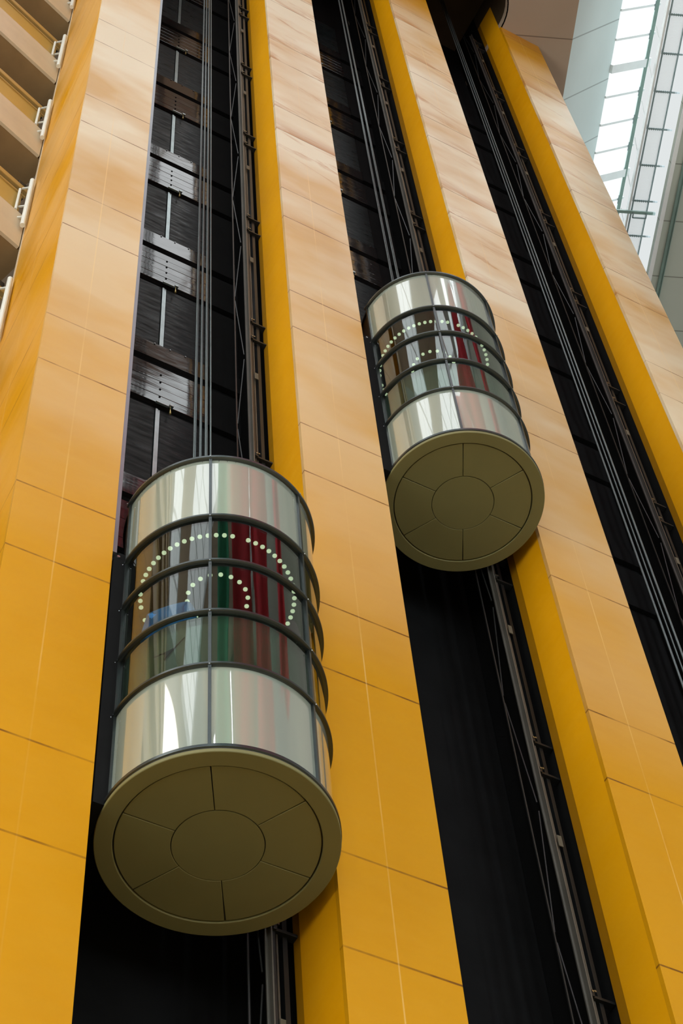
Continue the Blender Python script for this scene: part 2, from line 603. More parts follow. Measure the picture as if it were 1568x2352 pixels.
def landing(cx, k, shaft, idx):
    """one storey of the lacquered lining: double steel band with a dark slot, panels above it and a stud"""
    dz = 0.4065 * k
    root = empty('landing_panel', P(cx, YB, L0 + dz))
    z = lambda q: (q - L0) * S
    xl, xr = -0.1225 * S, 0.1262 * S
    xs = 0.072 * S
    xm = -0.009 * S if shaft == 0 else -0.014 * S
    dark = 'black_gloss' if shaft else 'steel_band'
    # lower band: boards with fine horizontal ribs
    h = (z(L1) - 0.0) / 5
    for q in range(5):
        bm = box(B(), (xl, -0.02 - 0.002 * (q % 2), q * h + 0.004), (xs, 0.045, (q + 1) * h), 0.004)
        obj('band_board', bm, 'steel_band', root)
    # upper band, tilted face
    bm = B()
    prism(bm, [(xl, 0), (xs, 0), (xs, 0.045), (xl, 0.045)], z(L2), z(L3))
    for v in bm.verts:
        if v.co.y < 0.01:
            v.co.y = -0.016 if v.co.z < z(L2) + 0.01 else -0.012
    obj('upper_band', bm, 'steel_band', root)
    # panels left and right of the stud
    bm = B()
    box(bm, (xs + 0.004, -0.018, 0), (xr, 0.045, z(L1)), 0.004)
    box(bm, (xs + 0.004, -0.03, z(L2)), (xr, 0.045, z(L3)), 0.004)
    o = obj('matt_band', bm, 'black', root)  # bands mirror something dark here, put into plain black like the side panel
    o['label'] = 'matt black right end of the bands'
    obj('side_panel', box(B(), (xs + 0.004, 0.012, z(L3) + 0.004), (xr, 0.045, 0.4065 * S - 0.10), 0.004), 'black', root)
    for a, b in ((xl, xm - 0.02), (xm + 0.05, xs)):
        bm = box(B(), (a, 0.01, z(L3) + 0.004), (b, 0.045, 0.4065 * S - 0.10), 0.004)
        obj('wall_panel', bm, 'black_panel', root)
    bm = B()
    box(bm, (xm - 0.015, -0.008, z(L3) + 0.004), (xm + 0.012, 0.04, 0.4065 * S - 0.12))
    box(bm, (xm + 0.016, 0.0, z(L3) + 0.004), (xm + 0.040, 0.04, 0.4065 * S - 0.12))
    obj('stud', bm, 'stud', root)
    # bolts: column through the lower band and row over the upper band
    for q in range(4):
        bm = B()
        tube(bm, (xm + 0.02, -0.03, (q + 0.55) * h + 0.06), (xm + 0.02, -0.018, (q + 0.55) * h + 0.06), 0.013, 8)
        obj('bolt', bm, 'black', root)
    for q in range(5):
        x_ = 0.007 * S + (q - 1) * 0.026 * S
        bm = B()
        tube(bm, (x_, -0.022, z(L3) - 0.018), (x_, -0.008, z(L3) - 0.018), 0.010, 8)
        obj('bolt', bm, 'bolt', root)
    # bracket and small brass plumb under the ledge
    bm = B()
    box(bm, (xm - 0.03, -0.05, -0.03), (xm + 0.13, -0.02, -0.005), 0.003)
    box(bm, (xm + 0.14, -0.06, -0.01), (xm + 0.19, -0.015, 0.03), 0.003)
    obj('ledge_bracket', bm, 'stud', root)
    bm = B()
    tube(bm, (xm + 0.15, -0.05, -0.02), (xm + 0.15, -0.05, -0.16), 0.003, 6)
    tube(bm, (xm + 0.15, -0.05, -0.10), (xm + 0.15, -0.05, -0.17), 0.006, 8, 0.014)
    tube(bm, (xm + 0.15, -0.05, -0.17), (xm + 0.15, -0.05, -0.20), 0.014, 8, 0.012)
    obj('brass_weight', bm, 'brass', root)
    tag(root, 'black landing panels with steel band, %s counting upwards in the %s shaft' % (ORD[idx], SH[shaft]),
        'wall panel', 'landing panels in the %s shaft' % SH[shaft])
    return root


for shaft, ks in ((0, range(-3, 5)), (1, range(-1, 5)), (2, range(-1, 5))):
    for idx, k in enumerate(ks):
        landing(CX[shaft], k, shaft, idx)

# ------------------------------------------------------------------ guide rails with brackets
for i, cx in enumerate(CX):
    rx, ry = cx + 0.0925, 1.083
    root = empty('guide_rail', P(rx, ry, -EYE / S))
    tag(root, ['pale steel guide rail with brackets behind the lower glass lift car, left shaft',
               'steel guide rail running down behind the higher glass lift car, middle shaft',
               'dark steel guide rail beside the ropes of the shaft without a car'][i], 'guide rail', 'lift guide rails')
    zt = (CZ + 0.1) * S + EYE
    bm = B()
    box(bm, (-0.030, -0.004, 0), (0.030, 0.010, zt))
    box(bm, (-0.006, -0.055, 0), (0.006, -0.004, zt))
    obj('rail_face', bm, 'rail' if i < 2 else 'rail_dark', root)
    obj('rail_backing', box(B(), (0.034, 0.0, 0), (0.058, 0.03, zt)), 'dark_steel', root)
    obj('conduit', box(B(), (0.075, 0.02, 0), (0.090, 0.035, zt)), 'rail', root)
    obj('rear_channel', box(B(), (0.13, 0.02, 0), (0.17, 0.10, zt)), 'dark_steel', root)
    bm = B()
    box(bm, (-0.135, 0.085, 0), (-0.120, 0.10, zt))
    obj('lattice_post', bm, 'dark_steel', root)
    bm = B()
    zz = 6.0
    n = 0
    while zz < zt - 1:
        a, b = (-0.118, 0.09), (-0.045, 0.03)
        if n % 2:
            a, b = b, a
        tube(bm, (a[0], a[1], zz), (b[0], b[1], zz + ST / 2 - 0.12), 0.008, 6)
        zz += ST / 2
        n += 1
    obj('lattice_brace', bm, 'dark_steel', root)
    for k in range(-4, 6):
        for zz in (2.841, 2.898):
            z = (zz + 0.4065 * k) * S + EYE
            bm = B()
            box(bm, (0.03, -0.015, z - 0.02), (0.27, 0.06, z + 0.008), 0.003)
            box(bm, (0.03, -0.03, z - 0.02), (0.06, -0.012, z + 0.05), 0.003)
            br = obj('bracket', bm, 'dark_steel', root)
            for q in ((0.045, -0.036, z + 0.03), (0.075, -0.03, z + 0.045)):
                bm = B()
                tube(bm, q, (q[0], q[1] + 0.02, q[2]), 0.012, 8)
                obj('bolt', bm, 'bolt', br)
        z = (2.723 + 0.4065 * k) * S + EYE
        obj('clip_plate', box(B(), (0.062, -0.02, z - 0.07), (0.11, -0.008, z + 0.07), 0.003), 'plate', root)

# ------------------------------------------------------------------ hoist ropes
ropes = {0: (7, 1.7065, 0.0065, 0.0125), 1: (4, 2.5425, 0.006, 0.0105), 2: (6, -EYE / S, 0.0075, 0.0165)}
rn = {0: ['leftmost', 'second', 'third', 'middle', 'fifth', 'sixth', 'rightmost'], 1: ['leftmost', 'second', 'third', 'rightmost'],
      2: ['leftmost', 'second', 'third', 'fourth', 'fifth', 'rightmost']}
for i, cx in enumerate(CX):
    n, zb, wt, wb_ = ropes[i]
    for k in range(n):
        u = -1 + 2 * k / (n - 1) + rnd.uniform(-0.06, 0.06)
        xc = cx + (0.006 if i == 0 else 0.008 if i == 1 else -0.002)
        a = P(xc + u * wb_, 1.055 + 0.004 * (k % 2), zb)
        b = P(xc + u * wt, 1.055 + 0.003 * (k % 2), CZ + 0.28)
        bm = B()
        # strands: four lobes wound along the rope read as a slight twist
        tube(bm, (0, 0, 0), b - a, 0.0098, 8)
        o = obj('hoist_rope', bm, 'rope', None, True)
        o.location = a
        tag(o, 'grey steel hoist rope, %s of the bundle in the %s shaft' % (rn[i][k], SH[i]), 'rope', 'hoist ropes of the %s shaft' % SH[i])

# ------------------------------------------------------------------ lift cars
R = 0.1082 * S
RINGZ = [0.0, 0.1256, 0.2101, 0.2966, 0.3801, 0.5011]


def ring_profile(bm, r, z, a0, a1, h=0.042, d=0.05):
    n = int((a1 - a0) / 3)
    prof = [(r - 0.01, -h / 2), (r + d * 0.55, -h / 2), (r + d, -h * 0.28), (r + d, h * 0.28), (r + d * 0.55, h / 2), (r - 0.01, h / 2)]
    rows = []
    for k in range(n + 1):
        a = math.radians(a0 + (a1 - a0) * k / n)
        rows.append([bm.verts.new((q * math.cos(a), q * math.sin(a), z + t)) for q, t in prof])
    m_ = len(prof)
    for k in range(n):
        for i in range(m_):
            j = (i + 1) % m_
            bm.faces.new((rows[k][i], rows[k][j], rows[k + 1][j], rows[k + 1][i]))
    bm.faces.new(rows[0][::-1])
    bm.faces.new(rows[-1])


def lift_car(cx, zb, label):
    root = empty('lift_car', P(cx, 1.0, zb))
    tag(root, label, 'lift', 'glass lift cars')
    H = RINGZ[-1] * S
    RG = R - 0.02
    A0, A1 = 178, 392
    # underside: outer rim, six wedge panels and a centre disc, separated by grooves
    bm = B()
    sector(bm, 0.01, R + 0.015, 0.015, 0.05, 0, 360, 3, True)
    obj('groove_backing', bm, 'groove', root)
    bm = B()
    sector(bm, 0.868 * R, R + 0.02, -0.022, 0.0145, 0, 360, 2.5, True)
    o = obj('underside_rim', bm, 'under', root)
    smooth_angle(o)
    bv = o.modifiers.new('b', 'BEVEL'); bv.width = 0.006; bv.segments = 2; bv.limit_method = 'ANGLE'
    for k in range(6):
        g = 0.35
        bm = B()
        sector(bm, 0.392 * R, 0.856 * R, -0.012, 0.0145, -120 + 60 * k + g, -60 + 60 * k - g, 3)
        o = obj('underside_panel', bm, 'under', root)
        smooth_angle(o)
        bv = o.modifiers.new('b', 'BEVEL'); bv.width = 0.005; bv.segments = 2; bv.limit_method = 'ANGLE'
    bm = B()
    sector(bm, 0.001, 0.385 * R, -0.012, 0.0145, 0, 360, 4, True)
    o = obj('underside_disc', bm, 'under', root)
    smooth_angle(o)
    # rings
    for q, z in enumerate(RINGZ):
        bm = B()
        if q == 0:
            ring_profile(bm, R - 0.02, z * S + 0.045, A0, A1, 0.05, 0.045)
        else:
            ring_profile(bm, R - 0.02, z * S - (0.02 if q == 5 else 0), A0, A1, 0.034 if q != 5 else 0.046, 0.034)
        o = obj('ring', bm, 'ring', root)
        smooth_angle(o, 50)
    # mullions
    for a in (180, 240, 300, 360):
        ar = math.radians(a)
        n_ = Vector((math.cos(ar), math.sin(ar), 0))
        bm = B()
        pa = n_ * (R - 0.012)
        bar(bm, pa + Vector((0, 0, 0.02)), pa + Vector((0, 0, H - 0.03)), 0.024, 0.030, up=n_)
        o = obj('mullion', bm, 'ring', root)
        for z in RINGZ[1:]:
            bm = B()
            p = n_ * (R + 0.02)
            tube(bm, p + Vector((0, 0, z * S - 0.03)), p + n_ * 0.006 + Vector((0, 0, z * S - 0.03)), 0.007, 6)
            obj('screw', bm, 'bolt', o)
    # bands between the rings: opaque, dado, clear, clear, opaque
    kinds = ['car_panel', 'glass_dado', 'glass', 'glass', 'car_panel']
    names = ['lower_panel', 'dado_glass', 'window_glass', 'window_glass', 'upper_panel']
    for q in range(5):
        z0, z1 = RINGZ[q] * S + 0.015, RINGZ[q + 1] * S - 0.015
        for a0, a1 in ((180.6, 239.4), (240.6, 299.4), (300.6, 359.4), (360.6, 391)):
            bm = B()
            sector(bm, RG - 0.010, RG, z0, z1, a0, a1, 2.4)
            o = obj(names[q], bm, 'glass' if q in (1, 2, 3) else 'car_panel', root)
            smooth_angle(o)
    # dado lining seen through the glass below the handrail ring
    bm = B()
    sector(bm, RG - 0.05, RG - 0.035, 0.35, RINGZ[2] * S, 180, 388, 3)
    smooth_angle(obj('dado_lining', bm, 'car_dado', root))
    # floor and ceiling of the cabin
    bm = B()
    sector(bm, 0.001, RG - 0.055, 0.38, 0.46, 0, 360, 5, True)
    obj('cabin_floor', bm, 'car_in', root)
    zc = 0.382 * S
    bm = B()
    sector(bm, 0.001, RG - 0.02, zc, zc + 0.06, 0, 360, 5, True)
    ce = obj('cabin_ceiling', bm, 'car_ceil', root)
    first = None
    for r_, n in ((0.0850 * S - 0.02, 60), (0.0325 * S, 18)):
        for k in range(n):
            if n == 60 and k % 20 in (3,):
                continue
            a = 2 * PI * (k + 0.5) / n
            if first is None:
                bm = B()
                tube(bm, (0, 0, -0.006), (0, 0, 0.002), 0.020, 12)
                first = obj('downlight', bm, 'lamp', root)
                d = first
            else:
                d = first.copy()
                link(d, root)
            d.location = (r_ * math.cos(a), r_ * math.sin(a), zc - 0.002)
    # rear wall of the cabin (landing side)
    bm = B()
    sector(bm, RG - 0.05, RG - 0.02, 0.02, H - 0.02, 33, 178, 4)
    smooth_angle(obj('rear_shell', bm, 'housing_brown', root))
    bm = B()
    for q in range(4):
        a = math.radians(60 + q * 20)
        tube(bm, ((RG - 0.07) * math.cos(a), (RG - 0.07) * math.sin(a), 0.36), ((RG - 0.07) * math.cos(a), (RG - 0.07) * math.sin(a), zc), 0.02, 8)
    obj('cabin_post', bm, 'car_in', root)
    bm = B()
    sector(bm, 0.001, RG, H - 0.06, H - 0.03, 0, 360, 5, True)
    obj('roof', bm, 'housing', root)
    # black carriage frame behind, shorter than the cabin, with a chamfered top
    bm = B()
    hh = 0.396 * S
    pts = [(-0.1215 * S, 0), (-0.1215 * S, hh - 0.10), (-0.1175 * S, hh - 0.03), (-0.1155 * S, hh), (-0.107 * S, hh), (-0.107 * S, 0)]
    a_ = [bm.verts.new((p[0], 0.0 * S, p[1] + 0.0)) for p in pts]
    b_ = [bm.verts.new((p[0], 0.085 * S, p[1] + 0.0)) for p in pts]
    bm.faces.new(a_)
    bm.faces.new(b_[::-1])
    for k in range(len(pts)):
        bm.faces.new((a_[k], a_[(k + 1) % 6], b_[(k + 1) % 6], b_[k]))
    fr = obj('carriage_frame', bm, 'black', root)
    bm = B()
    tube(bm, (-0.1165 * S, -0.012, hh - 0.07), (-0.1165 * S, 0.0, hh - 0.07), 0.014, 10)
    obj('bolt', bm, 'bolt', fr)
    bm = box(B(), (-0.05 * S, 0.06 * S, H - 0.1), (0.05 * S, 0.075 * S, H - 0.01), 0.01)
    obj('crosshead', bm, 'housing', root)
    return root


lift_car(0.490, 1.203, 'lower and larger of the two cylindrical glass lift cars, someone in blue inside')
lift_car(0.857, 2.038, 'higher and smaller-looking cylindrical glass lift car on the right')


# ------------------------------------------------------------------ person inside the lower car
def skin_chain(name, verts, edges, mat, parent, sub=2):
    me = bpy.data.meshes.new(name)
    me.from_pydata([v[:3] for v in verts], edges, [])
    o = link(bpy.data.objects.new(name, me), parent)
    sk = o.modifiers.new('skin', 'SKIN')
    for i, v in enumerate(verts):
        s_ = me.skin_vertices[0].data[i]
        r_ = v[3]
        s_.radius = r_ if isinstance(r_, tuple) else (r_, r_)
        s_.use_root = (i == 0)
    sk.use_smooth_shade = True
    sb = o.modifiers.new('sub', 'SUBSURF')
    sb.levels = sb.render_levels = sub
    me.materials.append(M[mat])
    return o


car0 = P(0.490, 1.0, 1.203)
pr = empty('person', car0 + Vector((-0.60, -0.38, 0.455)), math.radians(-47))
pr.scale = (0.88, 1.0, 1.09)
tag(pr, 'person in a blue shirt leaning against the glass inside the lower lift car', 'person')
# local: +y is the way the person faces (into the cabin)
V = [(0, 0.05, 0.92, (0.15, 0.11)), (0, 0.03, 1.08, (0.14, 0.10)), (0, -0.01, 1.26, (0.16, 0.11)), (0, 0.02, 1.40, (0.13, 0.09)), (0, 0.08, 1.475, 0.055),
     (0, 0.17, 1.53, (0.075, 0.085)), (0, 0.20, 1.60, (0.078, 0.09)), (0, 0.20, 1.66, (0.06, 0.07))]
E_ = [(0, 1), (1, 2), (2, 3), (3, 4), (4, 5), (5, 6), (6, 7)]
for s_ in (-1, 1):
    b0 = len(V)
    V += [(s_ * 0.17, 0.0, 1.38, 0.058), (s_ * 0.22, -0.02, 1.12, 0.045), (s_ * 0.17, 0.20, 1.05, 0.036), (s_ * 0.06, 0.33, 1.16, 0.026), (s_ * 0.03, 0.37, 1.20, 0.03)]
    E_ += [(3, b0), (b0, b0 + 1), (b0 + 1, b0 + 2), (b0 + 2, b0 + 3), (b0 + 3, b0 + 4)]
    # fingers curled round a phone
    f0 = len(V)
    for q in range(4):
        V += [(s_ * (0.035 - 0.006 * q), 0.385 + 0.012 * q, 1.235 - 0.004 * q, 0.009), (s_ * (0.012), 0.41 + 0.012 * q, 1.255 - 0.006 * q, 0.008)]
        E_ += [(b0 + 4, f0 + 2 * q), (f0 + 2 * q, f0 + 2 * q + 1)]
    t0 = len(V)
    V += [(s_ * 0.01, 0.365, 1.225, 0.010), (s_ * -0.005, 0.37, 1.26, 0.008)]
    E_ += [(b0 + 4, t0), (t0, t0 + 1)]
    l0 = len(V)
    V += [(s_ * 0.09, 0.05, 0.86, 0.085), (s_ * 0.10, 0.12, 0.47, 0.058), (s_ * 0.10, 0.13, 0.09, 0.042), (s_ * 0.11, 0.24, 0.035, 0.035)]
    E_ += [(0, l0), (l0, l0 + 1), (l0 + 1, l0 + 2), (l0 + 2, l0 + 3)]
skin_chain('body', V, E_, 'skin', pr)
V = [(0, 0.05, 0.94, (0.175, 0.135)), (0, 0.03, 1.08, (0.165, 0.125)), (0, -0.01, 1.26, (0.19, 0.135)), (0, 0.02, 1.39, (0.165, 0.11)), (0, 0.06, 1.45, 0.07)]
E_ = [(0, 1), (1, 2), (2, 3), (3, 4)]
for s_ in (-1, 1):
    b0 = len(V)
    V += [(s_ * 0.17, 0.0, 1.38, 0.078), (s_ * 0.22, -0.02, 1.14, 0.062), (s_ * 0.19, 0.12, 1.08, 0.052)]
    E_ += [(3, b0), (b0, b0 + 1), (b0 + 1, b0 + 2)]
skin_chain('shirt', V, E_, 'shirt', pr)
V = [(0, 0.05, 0.93, (0.17, 0.13))]
E_ = []
for s_ in (-1, 1):
    b0 = len(V)
    V += [(s_ * 0.09, 0.05, 0.84, 0.10), (s_ * 0.10, 0.12, 0.47, 0.072), (s_ * 0.10, 0.13, 0.10, 0.06)]
    E_ += [(0, b0), (b0, b0 + 1), (b0 + 1, b0 + 2)]
skin_chain('trousers', V, E_, 'trousers', pr)
skin_chain('hair', [(0, 0.15, 1.60, (0.075, 0.07)), (0, 0.17, 1.66, (0.08, 0.085)), (0, 0.21, 1.70, (0.06, 0.06))], [(0, 1), (1, 2)], 'hair', pr)
for s_ in (-1, 1):
    skin_chain('shoe', [(s_ * 0.10, 0.10, 0.045, 0.045), (s_ * 0.105, 0.19, 0.04, 0.045), (s_ * 0.11, 0.28, 0.032, 0.033)], [(0, 1), (1, 2)], 'shoe', pr)

# ------------------------------------------------------------------ ceiling slab with round openings over the shafts
rz67 = math.radians(67.5)


def to_ts(p):
    """plan point (x, y) -> local (t, -s) of objects turned by 67.5 degrees"""
    v = Vector((p[0], p[1], 0))
    return (v.dot(U67) * S, -v.dot(U157) * S)


def shaft_hole(cx, r, yb):
    return [(cx + r * math.cos(a * PI / 24), 1.0 - r * math.sin(a * PI / 24)) for a in range(25)] + [(cx - r, yb), (cx + r, yb)]


bm = B()
YE = 0.67
outer = [(-0.7, YE), (0.93, YE)]
# the slab edge follows s = 1.078
for t_ in (0.5, 2.9):
    v = U157 * 1.078 + U67 * t_
    outer.append((v.x, v.y))
t0 = (YE - 1.078 * U157.y) / U67.y
outer[1] = (1.0, YE)
v = U157 * 1.078 + U67 * t0
outer[2] = (v.x, v.y)
outer.append((-0.7, 2.6))
loops = [outer]
for cx in CX:
    loops.append(shaft_hole(cx, 0.127, 1.195))
es = []
for lp in loops:
    vs = [bm.verts.new((*to_ts(p), 0)) for p in lp]
    for k in range(len(vs)):
        es.append(bm.edges.new((vs[k], vs[(k + 1) % len(vs)])))
bmesh.ops.triangle_fill(bm, use_beauty=True, use_dissolve=False, edges=es)
r_ = bmesh.ops.extrude_face_region(bm, geom=bm.faces[:])
for v in [g for g in r_['geom'] if isinstance(g, bmesh.types.BMVert)]:
    v.co.z += 0.25
o = obj('ceiling', bm, 'ceiling')
o.location = (0, 0, TOPZ)
o.rotation_euler = (0, 0, rz67)
tag(o, 'brown plaster ceiling with round openings over the lift shafts', kind='structure')
for i, cx in enumerate(CX):
    bm = B()
    inn = [bm.verts.new(((x - cx) * S, (y - 1) * S, -0.0)) for x, y in shaft_hole(cx, 0.1275, 1.196)]
    top = [bm.verts.new((v.co.x, v.co.y, 2.4)) for v in inn]
    for k in range(len(inn)):
        bm.faces.new((inn[k], inn[(k + 1) % len(inn)], top[(k + 1) % len(inn)], top[k]))
    bm.faces.new(top)
    o = obj('trim_%d' % (i + 1), bm, 'shaft_head')
    so = o.modifiers.new('t', 'SOLIDIFY'); so.thickness = 0.03; so.offset = 1
    o.location = P(cx, 1.0, CZ)
    tag(o, 'round dark shaft head over the %s shaft' % SH[i], kind='structure')

# ------------------------------------------------------------------ skylight strip
# everything here is built in (t, -s, z) local coordinates
T0, T1 = -2.2, 3.0


def roof(name, bm, mat, **kw):
    o = obj(name, bm, mat)
    o.rotation_euler = (0, 0, rz67)
    o.location = (0, 0, EYE)
    return o


def strip(bm, s0, z0, s1, z1, th=0.05, t0=T0, t1=T1):
    a, b = Vector((0, -s0 * S, z0 * S)), Vector((0, -s1 * S, z1 * S))
    d = (b - a).normalized()
    n_ = Vector((0, -d.z, d.y))
    if n_.z < 0:
        n_ = -n_
    n_ *= th
    vs = []
    for tt in (t0 * S, t1 * S):
        for p in (a, b, b + n_, a + n_):
            vs.append(bm.verts.new((tt, p.y, p.z)))
    for q in ((0, 1, 2, 3), (7, 6, 5, 4), (0, 4, 5, 1), (1, 5, 6, 2), (2, 6, 7, 3), (3, 7, 4, 0)):
        bm.faces.new([vs[k] for k in q])


SA, ZA = 1.078, CZ
SB, ZB = 1.255, 5.093
SC, ZC = 1.392, 5.192
SD, ZD = 1.425, CZ
bm = B()
strip(bm, SA, ZA + 0.002, SB, ZB)
tag(roof('wall_fascia', bm, 'fascia'), 'pale blue-grey sloping fascia beside the skylight', kind='structure')
bm = B()
strip(bm, SB, ZB, SC, ZC, 0.012)
o = roof('window_1', bm, 'sky_glass')
tag(o, 'long glazed skylight beyond the rightmost pillar', kind='structure')
win = o


def sub(name, bm, mat, parent):
    return obj(name, bm, mat, parent)


for k in range(-30, 16):
    t_ = 1.436 + 0.0867 * k
    bm = B()
    a = Vector((t_ * S, -SB * S, ZB * S - 0.03))
    b = Vector((t_ * S, -SC * S, ZC * S - 0.03))
    if (k - 2) % 4 == 0:
        bar(bm, a, b, 0.20, 0.12)
        sub('rafter', bm, 'white_metal', win)
    else:
        bar(bm, a, b, 0.055, 0.05)
        sub('glazing_bar', bm, 'white_metal', win)
    # small clamp crossing each bar near the ridge
    bm = B()
    c_ = a.lerp(b, 0.86) + Vector((0, 0, -0.05))
    bar(bm, c_ - Vector((0.11, 0, 0)), c_ + Vector((0.11, 0, 0)), 0.018)
    sub('clamp', bm, 'rung', win)
bm = B()
bar(bm, (T0 * S, -(SC - 0.012) * S, ZC * S - 0.10), (T1 * S, -(SC - 0.012) * S, ZC * S - 0.10), 0.085, 0.14)
tag(roof('trim_4', bm, 'green_metal'), 'grey-green ridge beam of the skylight', kind='structure')
bm = B()
strip(bm, SC, ZC, SD + 0.001, ZD + 0.02, 0.05)
tag(roof('window_2', bm, 'reveal_glass'), 'white steep side glazing of the skylight', kind='structure')
bm = B()
strip(bm, SD, ZD, 2.6, ZD, 0.2)
tag(roof('ceiling', bm, 'soffit_grey'), 'grey panelled ceiling right of the skylight', kind='structure')
bm = B()
box(bm, (T0 * S, -(SD + 0.012) * S, ZD * S - 0.02), (T1 * S, -SD * S + 0.0, ZD * S + 0.03))
tag(roof('trim_5', bm, 'white_metal'), 'pale edge strip of the grey ceiling', kind='structure')
bm = B()
box(bm, (0, -0.02, -0.10), ((T1 - T0) * S, 0.055, -0.005), 0.008)
box(bm, (0, -0.03, -0.16), ((T1 - T0) * S, -0.015, -0.10), 0.004)
o = obj('ceiling_track', bm, 'green_metal')
o.rotation_euler = (0, 0, rz67)
o.location = (U67 * T0 * S) + (U157 * 1.464 * S) + Vector((0, 0, TOPZ))
tag(o, 'grey-green metal track fixed under the grey ceiling, far upper right', 'track')

# catwalk under the skylight
root = empty('catwalk', (U157 * 1.361 * S) + Vector((0, 0, 4.95 * S + EYE)), rz67)
tag(root, 'steel maintenance catwalk with rungs hanging under the skylight', 'catwalk')
for s_ in (0.0, 0.046):
    bm = B()
    bar(bm, (T0 * S, -s_ * S, 0), (T1 * S, -s_ * S, 0), 0.03, 0.05)
    sub('side_rail', bm, 'rung', root)
for k in range(-22, 14):
    t_ = 1.396 + 0.1118 * k
    if T0 < t_ < T1:
        bm = B()
        bar(bm, (t_ * S, 0.03, -0.02), (t_ * S, -0.072 * S, -0.02), 0.035)
        for q in range(7):
            tube(bm, (t_ * S + 0.03, -0.04 - q * 0.05, -0.035), (t_ * S - 0.03, -0.04 - q * 0.05, -0.035), 0.010, 6)
        sub('rung', bm, 'rung', root)
        bm = B()
        bar(bm, (t_ * S, 0.01, 0.02), ((t_ - 0.055) * S, 0.014 * S, 0.07 * S), 0.025)
        sub('strut', bm, 'white_metal', root)
bm = B()
box(bm, (T0 * S, -0.044 * S, 0.006), (T1 * S, -0.002 * S, 0.012))
sub('deck_sheet', bm, 'perforated', root)
bm = B()
box(bm, (T0 * S, 0.004 * S, 0.02), (T1 * S, 0.010 * S, 0.20))
sub('kick_plate', bm, 'white_metal', root)
# beam crossing under the catwalk
o_ = empty('cross_beam', (U157 * 1.361 * S) + (U67 * 1.985 * S) + Vector((0, 0, 4.93 * S + EYE)), rz67)
tag(o_, 'grey steel beam crossing under the catwalk, with a small hanging frame', 'beam')
bm = B()
bar(bm, (0, 0.10 * S, 0), (0, -0.068 * S, 0), 0.07, 0.06)
sub('beam', bm, 'green_metal', o_)
bm = B()
bar(bm, (0.12, 0, -0.05), (0.12, -0.04 * S, -0.05), 0.03)
bar(bm, (0.0, 0, -0.05), (0.12, 0, -0.05), 0.03)
bar(bm, (0.0, -0.04 * S, -0.05), (0.12, -0.04 * S, -0.05), 0.03)
sub('frame', bm, 'rung', o_)

# ------------------------------------------------------------------ unseen skylight bays placed in front of the pillars for reflections
bm = B()
for bx0, bx1, by0, by1 in BAYS:
    for k in range(15):
        x = bx0 + (bx1 - bx0) * k / 14
        bar(bm, P(x, by0, CZ + 0.02), P(x, by1, CZ + 0.02), 0.08, 0.2)
    for k in range(4):
        y = by0 + (by1 - by0) * k / 3
        bar(bm, P(bx0, y, CZ + 0.02), P(bx1, y, CZ + 0.02), 0.06, 0.12)
tag(obj('trim_6', bm, 'white_metal'), 'framing of the broad skylight over the atrium', kind='structure')
for q, (bx0, bx1, by0, by1) in enumerate(BAYS):
    o = obj('window_%d' % (q + 3), box(B(), P(bx0, by0, 4.905), P(bx1, by1, 4.908)), 'sky_glass')  # unseen skylight bay placed for reflections
    tag(o, 'glazing of a broad skylight bay over the atrium', kind='structure')

for pts, nm in ((((-2.1, -0.255), (0.80, -0.255), (1.17, 0.155), (-2.1, 0.155)), 'brown ceiling band between the two skylight bays'),
                (((-1.4, -1.7), (0.60, -1.7), (0.60, -0.955), (-1.4, -0.955)), 'brown ceiling towards the far wall')):
    bm = B()
    prism(bm, [to_ts(p) for p in pts], 0, 0.25)
    o = obj('ceiling', bm, 'ceiling')
    o.location = (0, 0, TOPZ)
    o.rotation_euler = (0, 0, rz67)
    tag(o, nm, kind='structure')
# ------------------------------------------------------------------ far wall, with glowing slits added to streak the lift car reflections
bm = box(B(), P(-2.2, -1.75, -EYE / S), P(2.3, -1.7, CZ + 0.1))
tag(obj('wall_back', bm, 'far_wall'), 'far wall of the atrium', kind='structure')
wn = 0
for x0, x1 in ((-1.9, -1.78), (-1.35, -1.20), (-0.98, -0.93), (-0.52, -0.42), (-0.12, -0.08), (0.28, 0.40), (0.80, 0.85), (1.25, 1.45), (1.80, 1.9)):
    wn += 1
    bm = box(B(), P(x0, -1.70, 0.2), P(x1, -1.694, CZ - 0.05))
    o = obj('window_%d' % (wn + 4), bm, 'window_glow')  # added glowing slit, not a window of the wall
    tag(o, 'tall daylit window slit of the far wall', kind='structure')
    bm = box(B(), P(x1 + 0.01, -1.70, 0.0), P(x1 + 0.13, -1.688, CZ))
    tag(obj('trim_%d' % (wn + 6), bm, 'dark_wall'), 'dark recess beside a window slit', kind='structure')


def added_cloth(x, y, z0, z1, wd, rz, mat, label):  # unseen cloth added to colour the lift car reflections
    bm = B()
    n, m_ = 14, 30
    grid = []
    ph = rnd.uniform(0, 6)
    for j in range(m_ + 1):
        row = []
        for i in range(n + 1):
            u = i / n - 0.5
            v = j / m_
            row.append(bm.verts.new((u * wd * (1 - 0.25 * math.sin(v * 5 + ph) * v), 0.35 * math.sin(u * 7 + v * 4 + ph), -v * (z1 - z0) * S)))
        grid.append(row)
    for j in range(m_):
        for i in range(n):
            bm.faces.new((grid[j][i], grid[j][i + 1], grid[j + 1][i + 1], grid[j + 1][i]))
    o = obj('hanging_banner', bm, mat, None, True)
    so = o.modifiers.new('t', 'SOLIDIFY'); so.thickness = 0.01
    o.location = P(x, y, z1)
    o.rotation_euler = (0, 0, rz)
    tag(o, label, 'banner', 'cloth banners hanging in the atrium')


